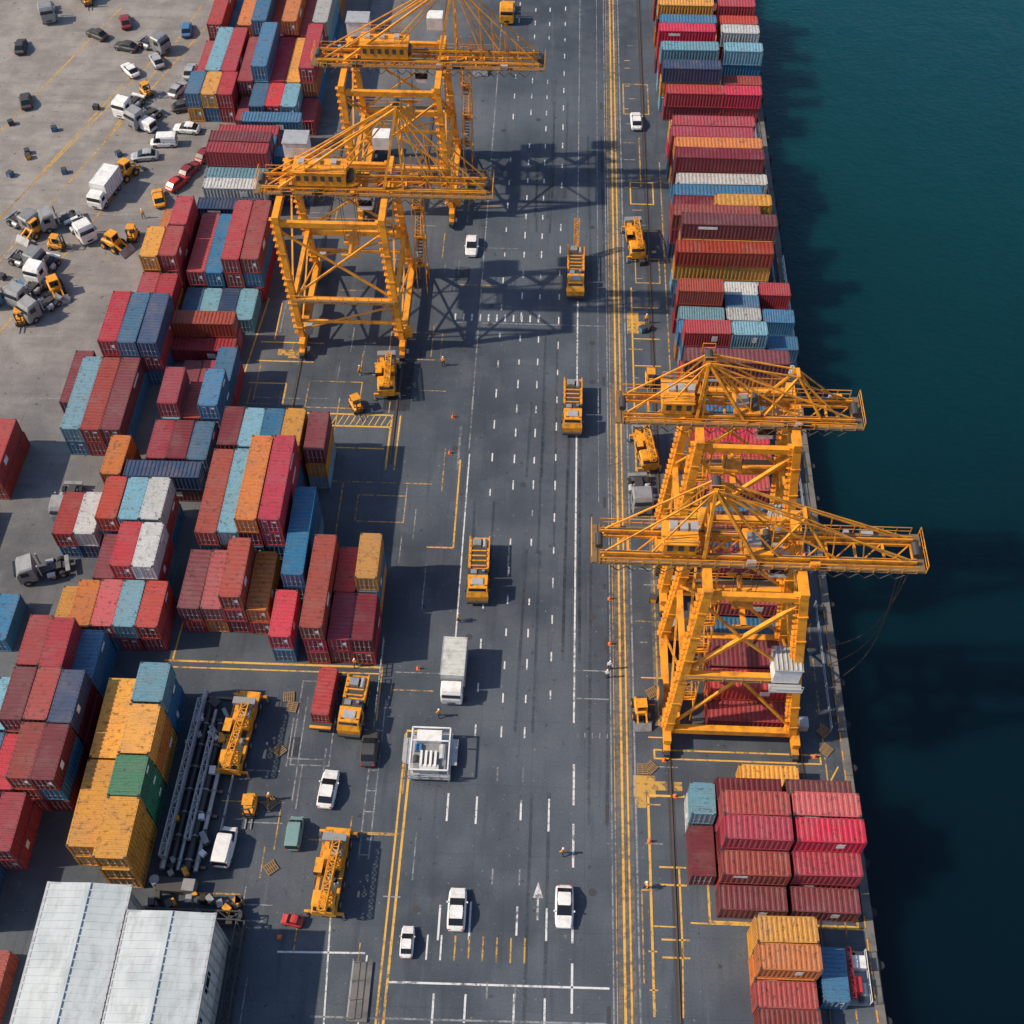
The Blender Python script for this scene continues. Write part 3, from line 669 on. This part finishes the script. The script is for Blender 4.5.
def lorry_tractor(col='white_paint'):
    b=MB(); L=6.0
    b.box((0,0,.8),(.9,L,.3),'steel_dark')
    for y in(-L/2+1.0,L/2-1.0,L/2-2.1):
        for x in(-1.05,1.05): b.wheel(x,y,.5,.4)
    b.body([(-L/2,1.1,.5,1.8),(-L/2+.2,1.22,.5,2.4),(-L/2+.6,1.22,.5,3.0),(-L/2+2.2,1.22,.5,3.2)],col); b.box((0,-L/2+.2,2.1),(2.1,.3,.8),'glass_dark',0,.25)
    for x in(-1,1): b.box((x*1.2,-L/2+1.1,2.2),(.08,.9,.7),'glass_dark'); b.cyl((x*.9,-.3,1),(x*.9,-.3,3.0),.1,'galv',8); b.cyl((x*1.0,.3,.8),(x*1.0,1.2,.8),.32,'galv',10)
    b.box((0,1.4,1.05),(1.0,1.2,.15),'steel_dark'); b.box((0,2.7,1.0),(2.3,.5,.2),col)
    return b.mesh('lorry_tractor')
def loader(col='machine_yellow'):
    b=MB()
    b.body([(-1.0,.8,.8,1.5),(-.6,.85,.7,1.7),(1.4,.85,.7,1.6),(1.7,.75,.8,1.3)],col)
    for x in(-.95,.95):
        for y in(-.9,1.1): b.wheel(x,y,.62,.42,'machine_yellow')
    b.box((0,-.1,2.1),(1.2,1.2,1.0),'glass_dark'); b.box((0,-.1,2.68),(1.4,1.4,.14),col)
    for x in(-.6,.6):
        for y in(-.7,.5): b.beam((x,y,1.6),(x,y,2.65),.1,.1,col)
        b.beam((x,-.9,1.3),(x,-2.3,.7),.2,.28,col)
    b.loft([[(-1.2,-2.2,.15),(1.2,-2.2,.15),(1.2,-2.2,1.0),(-1.2,-2.2,1.0)],[(-1.2,-3.0,.1),(1.2,-3.0,.1),(1.2,-2.9,.25),(-1.2,-2.9,.25)]],'steel_grey')
    b.box((0,1.0,1.72),(1.0,.9,.12),'steel_dark'); b.cyl((.5,1.0,1.6),(.5,1.0,2.3),.08,'steel_dark',8)
    return b.mesh('wheel_loader')
def forklift(col='machine_yellow'):
    b=MB()
    b.body([(-1.0,.6,.4,1.0),(-.4,.65,.35,1.1),(.9,.65,.35,1.25),(1.2,.55,.45,1.1)],col)
    for x in(-.6,.6):
        for y in(-.7,.8): b.wheel(x,y,.35,.28)
        for y in(-.6,.6): b.beam((x*.85,y,1.0),(x*.85,y*.8,2.2),.08,.08,'steel_dark')
        b.beam((x*.55,-1.15,.1),(x*.55,-1.15,2.6),.12,.14,'steel_dark'); b.beam((x*.5,-1.2,.15),(x*.5,-2.3,.12),.13,.06,'steel_grey')
    b.box((0,0,2.25),(1.1,1.2,.08),col); b.box((0,.1,1.25),(.6,.6,.3),'rubber'); b.box((0,.35,1.55),(.55,.12,.5),'rubber')
    for z in(.5,1.4,2.5): b.box((0,-1.18,z),(.8,.1,.12),'steel_dark')
    return b.mesh('forklift')
def place(name,me,x,y,rz=0,**k): return obj(name,me,(x,y,0),math.radians(rz),**k)
wc=car('white_paint'); wv=car('white_paint','van'); bc=car('steel_dark'); gc=car('green_paint','van'); rc=car('maroon_paint'); rr=car('red_paint'); yc_=car('machine_yellow'); sc=car('galv'); blc=car('blue_paint')
for me,x,y,r in((wc,-11,135.2,180),(wc,13.4,165.5,2),(wc,-21.1,51.2,-4),(bc,-17.3,56.0,0),(wc,-6.9,39.2,0),(wc,3.6,39.8,180),(bc,-59,166.5,-70),(wc,-57.6,160.8,85),(sc,-62.8,153.8,100),(yc_,-58.5,144,20),
  (rc,-55.2,150.6,-25),(rc,-53.4,154.6,-25),(rr,-56.4,147.6,-30),(sc,-66.2,178.8,30),(bc,-72.2,182.6,75),(bc,-85,167,20),(bc,-78,186,60),(sc,-61,171,-20),(wc,-70,176,40),(rc,-74,190,20),(blc,-63,188,10),(bc,-90,182,10),(sc,-60,176,0)):
    place('car',me,x,y,r)
place('van',gc,-23.9,46.3,0,scale=(.85,.85,.85)); place('van',wv,-30.7,44.6,-4); place('van',wv,-64.5,161.5,60); place('van',wv,-60.5,157.3,95)
place('car',wc,-11.5,35.9,0,scale=(.72,.72,.8))
place('car',rr,-22.9,37.5,80,scale=(.6,.5,.8))
yt=yellow_truck(8.2); yt2=yellow_truck(9.0,True)
place('terminal_truck',yt2,4.0,129.6,0); place('terminal_truck',yt,3.8,104.4,0); place('terminal_truck',yt,-6.9,78.7,1); place('terminal_truck',yellow_truck(6.6),-19.4,60.6,-4)
mc=mobile_crane(); place('mobile_crane',mc,-31.2,57.0,-4); place('mobile_crane',mobile_crane(8.8,2.9),-19.6,42.3,-3); place('mobile_crane',mobile_crane(6,2.4),-20.6,108.5,5)
place('mobile_crane',mobile_crane(7,2.0),12.5,136.5,6)
place('mobile_crane',mobile_crane(6,2.0),13.0,97.5,10)
place('box_truck',box_truck(),-8.9,64.9,-1); place('box_truck',box_truck('white_paint'),-66.6,144.6,-14)
ld=loader(); fk=forklift(); lt=lorry_tractor(); ltd=lorry_tractor('steel_grey'); lty=lorry_tractor('machine_yellow'); ltb=lorry_tractor('blue_paint')
for me,x,y,r in((ld,-62.8,133.5,60),(ld,-64.6,149.5,150),(ld,-75,136,-30),(ld,-12.5,180,10),(ld,-68.8,124,30)): place('wheel_loader',me,x,y,r)
place('wheel_loader',ld,11.6,61.6,5,scale=(.8,.8,.85))
for me,x,y,r in((fk,-28.9,49,0),(fk,-24.2,104,30),(fk,-52,62.5,40),(fk,14,110,0),(fk,-71,133,80),(fk,-82,196,20),(fk,-72,118,10),(fk,-66,170,40),(fk,-60.5,135.5,0)): place('forklift',me,x,y,r)
for me,x,y,r in((lt,-67.8,166,-20),(ltd,-64.8,163.2,-35),(ltd,-72.5,123,-25),(ltd,-69.8,120.2,-35),(lt,-71.5,127.8,-15),(ltd,-77,137.5,60),(ltd,-71.8,138.2,-60),(lt,-68.2,136.2,40),(ltd,12.2,91.0,5),(ltd,-57.8,77.0,-70),(lty,-8.3,195,0),(ltd,-84,198,60),(ltd,-57.5,87,0),(ltd,-88,192,20),(ltb,-75.5,122.5,-50),(ltd,-74.3,129.5,70),(ltd,-67.5,183,60)): place('lorry_tractor',me,x,y,r)
b=MB(); b.box((0,0,.9),(2.3,7,.25),'steel_dark')
for y in(-2.6,1.8,2.9):
    for x in(-1,1): b.wheel(x*.95,y,.45,.35)
b.box((0,-3.3,1.0),(2.3,.3,.35),'machine_yellow')
place('container_trailer',b.mesh('container_trailer'),-22.6,61.2,-3)
obj('shipping_container',cmesh(A),(-22.6,61.4,1.05),math.radians(-3),PAL['R'],(.8,.95,.7))

b=MB()
b.box((0,0,.7),(4.4,5.2,.25),'galv'); b.box((0,-.4,1.2),(3.4,3.2,.8),'steel_grey')
for x in(-2.0,2.0):
    for y in(-2.4,2.4): b.beam((x,y,0),(x,y,2.6),.14,.14,'white_paint')
    b.beam((x,-2.4,2.6),(x,2.4,2.6),.14,.14,'white_paint')
for y in(-2.4,.9,2.4): b.beam((-2.0,y,2.6),(2.0,y,2.6),.14,.14,'white_paint')
for k in range(4): b.box((-.9+k*.5,-.9,2.0),(.25,1.8,.3),'white_paint')
b.box((-.2,1.6,1.9),(2.6,1.3,.9),'white_paint'); b.box((0,-1.9,1.6),(2.0,.7,.9),'offwhite'); b.box((-1.3,.4,1.6),(.7,.8,.8),'blue_paint')
b.cyl((1.3,-.8,1.7),(1.3,.8,1.7),.42,'galv',12); b.cyl((-1.5,-1.2,1.6),(-1.5,-.4,1.6),.3,'steel_dark',10)
for x in(-1.6,1.6):
    for y in(-1.7,1.7): b.wheel(x,y,.42,.35)
b.rail((-2.2,-2.6,.85),(2.2,-2.6,.85),'galv',1,.06,.9); b.rail((-2.9,-1,.8),(-2.9,2,.8),'galv',.8,.06); b.box((-2.55,.5,.8),(.7,3,.08),'galv'); b.box((2.5,.5,.8),(.6,3,.08),'galv')
place('generator_skid',b.mesh('generator_skid'),-10.7,55.2,0)

b=MB()
for i,(x,r) in enumerate(((0,.3),(.9,.22),(1.6,.18),(2.5,.34),(3.4,.22))):
    b.cyl((x,0,.75),(x,20-i*1.1,.75),r,'galv' if i%2==0 else 'steel_dark',12)
    for k in range(7): b.cyl((x,1+k*2.5,.75),(x,1.15+k*2.5,.75),r+.1,'steel_grey',12)
for k in range(8): b.box((1.8,.6+k*2.7,.2),(4.8,.3,.3),'rail_steel')
b.truss((.0,1,1.6),(.0,18.5,1.6),.6,.6,14,'galv',.08,.12); b.truss((2.0,3,1.4),(2.0,15,1.4),.5,.5,9,'galv',.07,.1)
b.box((1.5,-1.5,.5),(3.2,1.4,1),'steel_dark'); b.box((3.2,-1.6,.8),(1.2,1.2,1.4),'steel_grey'); b.cyl((-.4,-1.2,0),(-.4,-1.2,1.1),.5,'galv',12)
for k in range(24): b.box((random.uniform(-.6,4.4),random.uniform(-2.4,19),1.05),(random.uniform(.3,1.0),random.uniform(.3,1.4),random.uniform(.2,.7)),random.choice(['galv','steel_dark','steel_grey','machine_yellow','white_paint']),random.random())
for k in range(7): b.rail((5.0,1+k*2.5,0),(5.0,3.2+k*2.5,0),'galv',.9,.07)
place('pipe_rack',b.mesh('pipe_rack'),-36.6,42.0,-2)
b=MB(); b.box((0,0,.2),(2.4,5,.3),'steel_grey'); b.box((-.4,-1,1.1),(1.2,1.4,1.4),'red_paint'); b.box((.3,1.2,.9),(1.3,1.2,1.0),'white_paint'); b.truss((-.8,-2.3,1.9),(-.8,2.3,1.9),.5,.5,6,'maroon_paint',.06,.09); b.cyl((.6,-1.8,.6),(.6,-.6,.6),.4,'galv',12); b.rail((1.1,-2.4,.3),(1.1,2.4,.3),'white_paint')
for k in range(8): b.box((random.uniform(-1,1),random.uniform(-2.2,2.2),.6),(.4,.4,.5),random.choice(['galv','steel_dark','machine_yellow']),random.random())
place('pump_skid',b.mesh('pump_skid'),31.3,34.2,0)

# ------------------------------------------------------------------ warehouses
m,nt,bb=newmat('roof_white'); v=coords(nt,(1,.3,1)); n1=noise(nt,v,1.1,6,.7); n2=noise(nt,coords(nt),.3,4)
c=mixc(nt,ramp(nt,n1,.42,.75,0,.7),(.50,.56,.59),(.25,.27,.27)); c=mixc(nt,ramp(nt,n2,.4,.7,0,.45),c,(.33,.40,.44)); nt.links.new(c,bb.inputs['Base Color']); bb.inputs['Roughness'].default_value=.5
def warehouse(x0,x1,y0,y1,h):
    b=MB(); cx=(x0+x1)/2; w=x1-x0; L=y1-y0; r=.35
    b.box((cx,(y0+y1)/2,h/2),(w,L,h),'offwhite')
    for s in(-1,1):
        b.add([(cx+s*(w/2+.25),y0-.2,h+.05),(cx+s*(w/2+.25),y1+.2,h+.05),(cx,y1+.2,h+r),(cx,y0-.2,h+r)],[(0,1,2,3) if s>0 else (3,2,1,0)],'roof_white')
        k=y0+.2
        while k<y1:
            b.beam((cx+s*(w/2+.2),k,h+.1),(cx+s*.1,k,h+r+.05),.12,.09,'roof_white'); k+=.7
        b.box((cx+s*(w/2+.22),(y0+y1)/2,h-.02),(.25,L+.5,.24),'galv')
    b.box((cx,(y0+y1)/2,h+r+.06),(.5,L+.3,.12),'roof_white')
    for yy in(y0-.12,y1+.12): b.box((cx,yy,h-.1),(w+.5,.16,.5),'galv')
    for s in(-1,1):
        k=y0+.5
        while k<y1: b.box((cx+s*(w/2+.03),k,h/2),(.1,.14,h-.3),'galv'); k+=1.0
        for k in range(3): b.box((cx+s*(w/2+.04),y0+2+k*4,h*.7),(.06,1.8,.9),'glass_dark')
        for k in range(2): b.cyl((cx+s*(w/2+.2),y0+.3+k*(L-.6),0),(cx+s*(w/2+.2),y0+.3+k*(L-.6),h),.09,'galv',8)
    for yy,s in((y1,1),(y0,-1)):
        b.box((cx,yy+s*.06,2.2),(w*.5,.1,4.4),'galv')
        for k in range(9): b.box((cx,yy+s*.12,.4+k*.48),(w*.48,.05,.06),'steel_grey')
    return obj('warehouse',b.mesh('warehouse'))
warehouse(-44.4,-37.1,21.5,37.6,8); warehouse(-36.5,-28.8,20.0,35.3,8)
b=MB(); b.truss((-27.6,22,1.2),(-27.6,36.8,1.2),.8,1.6,12,'steel_dark',.07,.12); b.truss((-37,37.3,1.2),(-27.6,37.3,1.2),.8,1.6,8,'steel_dark',.07,.12)
for k in range(20): b.box((random.uniform(-37,-28),random.uniform(36.6,39.3),.6+.3*(k%3)),(.6,.8,1.0),random.choice(['steel_grey','steel_dark','steel_dark','machine_yellow','rubber']),random.random())
obj('equipment_rack',b.mesh('equipment_rack'))
b=MB(); b.box((-15.6,31.2,.12),(1.9,5.5,.22),'concrete_light'); b.rail((-16.4,28.6,.23),(-16.4,33.8,.23),'galv'); obj('loading_ramp',b.mesh('loading_ramp'))
b=MB()
for k in range(4): b.rail((-17.1,60+k*2.4,0),(-17.1,62+k*2.4,0),'galv',1.1,.08,.5)
obj('mesh_barrier',b.mesh('mesh_barrier'))
def pallet():
    b=MB()
    for k in range(6): b.box((-.55+k*.22,0,.14),(.13,1.2,.03),'wood')
    for k in(-.5,0,.5): b.box((0,k,.07),(1.2,.1,.1),'wood')
    return b.mesh('pallet')
pm=pallet()
def cone():
    b=MB(); b.box((0,0,.03),(.45,.45,.05),'orange_paint'); b.cyl((0,0,.05),(0,0,.75),.17,'orange_paint',10,.04); b.cyl((0,0,.35),(0,0,.5),.115,'white_paint',10,.085); return b.mesh('traffic_cone')
cn=cone()
def crate(c):
    b=MB(); b.box((0,0,.4),(.7,.8,.7),c)
    for x in(-.36,.36):
        for y in(-.4,.4): b.box((x,y,.4),(.08,.08,.78),'steel_dark')
    b.box((0,0,.79),(.76,.85,.05),'steel_dark'); return b.mesh('storage_crate')
crs=[crate(c) for c in('machine_yellow','steel_dark','blue_paint','wood')]
for k in range(34):
    x,y=random.choice([(31.0+random.uniform(-.6,.5),random.uniform(56,160)),(31.0+random.uniform(-.6,.5),random.uniform(56,110)),(13.2+random.uniform(-.5,1.0),random.uniform(70,160)),(random.uniform(-90,-60),random.uniform(120,190))])
    obj('storage_crate',random.choice(crs),(x,y,0),random.uniform(0,3))
for k in range(12): obj('pallet',pm,(random.choice([-26.5,-33.5,31,12.5])+random.uniform(-1,1),random.uniform(38,64),0),random.uniform(0,3))
for x,y in((8.4,70),(8.4,76),(-11.6,97),(-11.6,103),(12.2,47),(14,56),(-24,36),(-13,66),(30,57),(15,52)): obj('traffic_cone',cn,(x,y,0))

# ------------------------------------------------------------------ people
def person(vest='hi_vis',stride=.25):
    me=bpy.data.meshes.new('person_body')
    V=[(0,0,.95),(0,0,1.2),(0,0,1.42),(0,0,1.52),
       (.1,0,.9),(.12,stride*.6,.5),(.12,stride*.5,.08),(.12,stride*.5-.0+.16,.05),
       (-.1,0,.9),(-.12,-stride*.3,.5),(-.12,-stride,.1),(-.12,-stride+.16,.05),
       (.2,0,1.4),(.27,-.08,1.12),(.28,.08,.88),(-.2,0,1.4),(-.27,.06,1.12),(-.28,.2,.9)]
    E=[(0,1),(1,2),(2,3),(0,4),(4,5),(5,6),(6,7),(0,8),(8,9),(9,10),(10,11),(2,12),(12,13),(13,14),(2,15),(15,16),(16,17)]
    R=[.15,.15,.15,.06,.1,.075,.05,.05,.1,.075,.05,.05,.07,.05,.038,.07,.05,.038]
    me.from_pydata(V,E,[]); o=bpy.data.objects.new('person_body',me); COL.objects.link(o)
    o.modifiers.new('skin','SKIN'); o.modifiers.new('sub','SUBSURF').levels=1
    for i,r in enumerate(R): me.skin_vertices[0].data[i].radius=(r*1.15 if i in(1,2) else r,r)
    me.skin_vertices[0].data[0].use_root=True
    dg=bpy.context.evaluated_depsgraph_get(); ev=o.evaluated_get(dg); m2=bpy.data.meshes.new_from_object(ev)
    bpy.data.objects.remove(o)
    m2.materials.clear()
    for n in('cloth_dark',vest,'skin','white_paint','rubber'): m2.materials.append(MATS[n])
    bm=bmesh.new(); bm.from_mesh(m2)
    for f in bm.faces:
        z=f.calc_center_median().z; x=abs(f.calc_center_median().x)
        f.material_index=4 if z<.1 else (0 if z<.95 and x<.2 else (2 if z<.93 or z>1.47 else 1))
    def ball(c,r,s,mi):
        ret=bmesh.ops.create_icosphere(bm,subdivisions=2,radius=r)
        for v in ret['verts']: v.co=Vector((v.co.x*s[0],v.co.y*s[1],v.co.z*s[2]))+Vector(c)
        for f in {f for v in ret['verts'] for f in v.link_faces}: f.material_index=mi
    ball((0,.01,1.64),.11,(.85,1,1.15),2); ball((0,0,1.70),.125,(.95,1.1,.75),3); ball((0,.125,1.63),.02,(1,1,1.4),2)
    for s in(-1,1): ball((s*.04,.105,1.66),.012,(1,1,1),4); ball((s*.28,.1 if s>0 else .22,.84),.05,(.6,.9,1.2),2)
    bm.to_mesh(m2); bm.free(); m2.name='person'; return m2
pp=person(); pp2=person('white_paint',.1)
for me,x,y,r in((pp,3.4,45.3,40),(pp,11.7,42.2,120),(pp2,8.0,65.7,0),(pp,-8.9,72.3,90),(pp2,8.3,66.8,180),(pp,-10.2,60.2,30),(pp,-27,50,200),(pp,-20,66.0,0),(pp,13.8,121,0),(pp,-24.4,110,70),(pp2,30.4,53,20),(pp,-60,140,0),(pp,-13.5,112,0)):
    obj('person',me,(x,y,.01),math.radians(r))

# ------------------------------------------------------------------ light, sky, camera
SE=math.radians(42); dx,dy=-1.0,-.14
az=math.atan2(dx,dy)
w=bpy.data.worlds.new("World"); scene.world=w; w.use_nodes=True; nt=w.node_tree
sk=nt.nodes.new('ShaderNodeTexSky'); sk.sky_type='NISHITA'; sk.sun_disc=False; sk.sun_elevation=SE; sk.sun_rotation=az%(2*math.pi)
nt.links.new(sk.outputs[0],nt.nodes['Background'].inputs[0]); nt.nodes['Background'].inputs[1].default_value=.15
sd=bpy.data.lights.new('sun','SUN'); sd.energy=4.9; sd.angle=math.radians(.8); sd.color=(1,.83,.62)
so=bpy.data.objects.new('sun',sd); COL.objects.link(so)
h=Vector((dx,dy,0)).normalized(); tosun=h*math.cos(SE)+Vector((0,0,math.sin(SE)))
so.rotation_euler=tosun.to_track_quat('Z','Y').to_euler(); so.location=(-60,0,120)
cd=bpy.data.cameras.new('camera'); cd.lens=1220/1024*36; cd.sensor_width=36; cd.clip_end=9000; cd.clip_start=1
co=bpy.data.objects.new('camera',cd); COL.objects.link(co); co.location=(0,0,120); co.rotation_euler=(math.radians(90-53.7),0,math.radians(2.2))
scene.camera=co
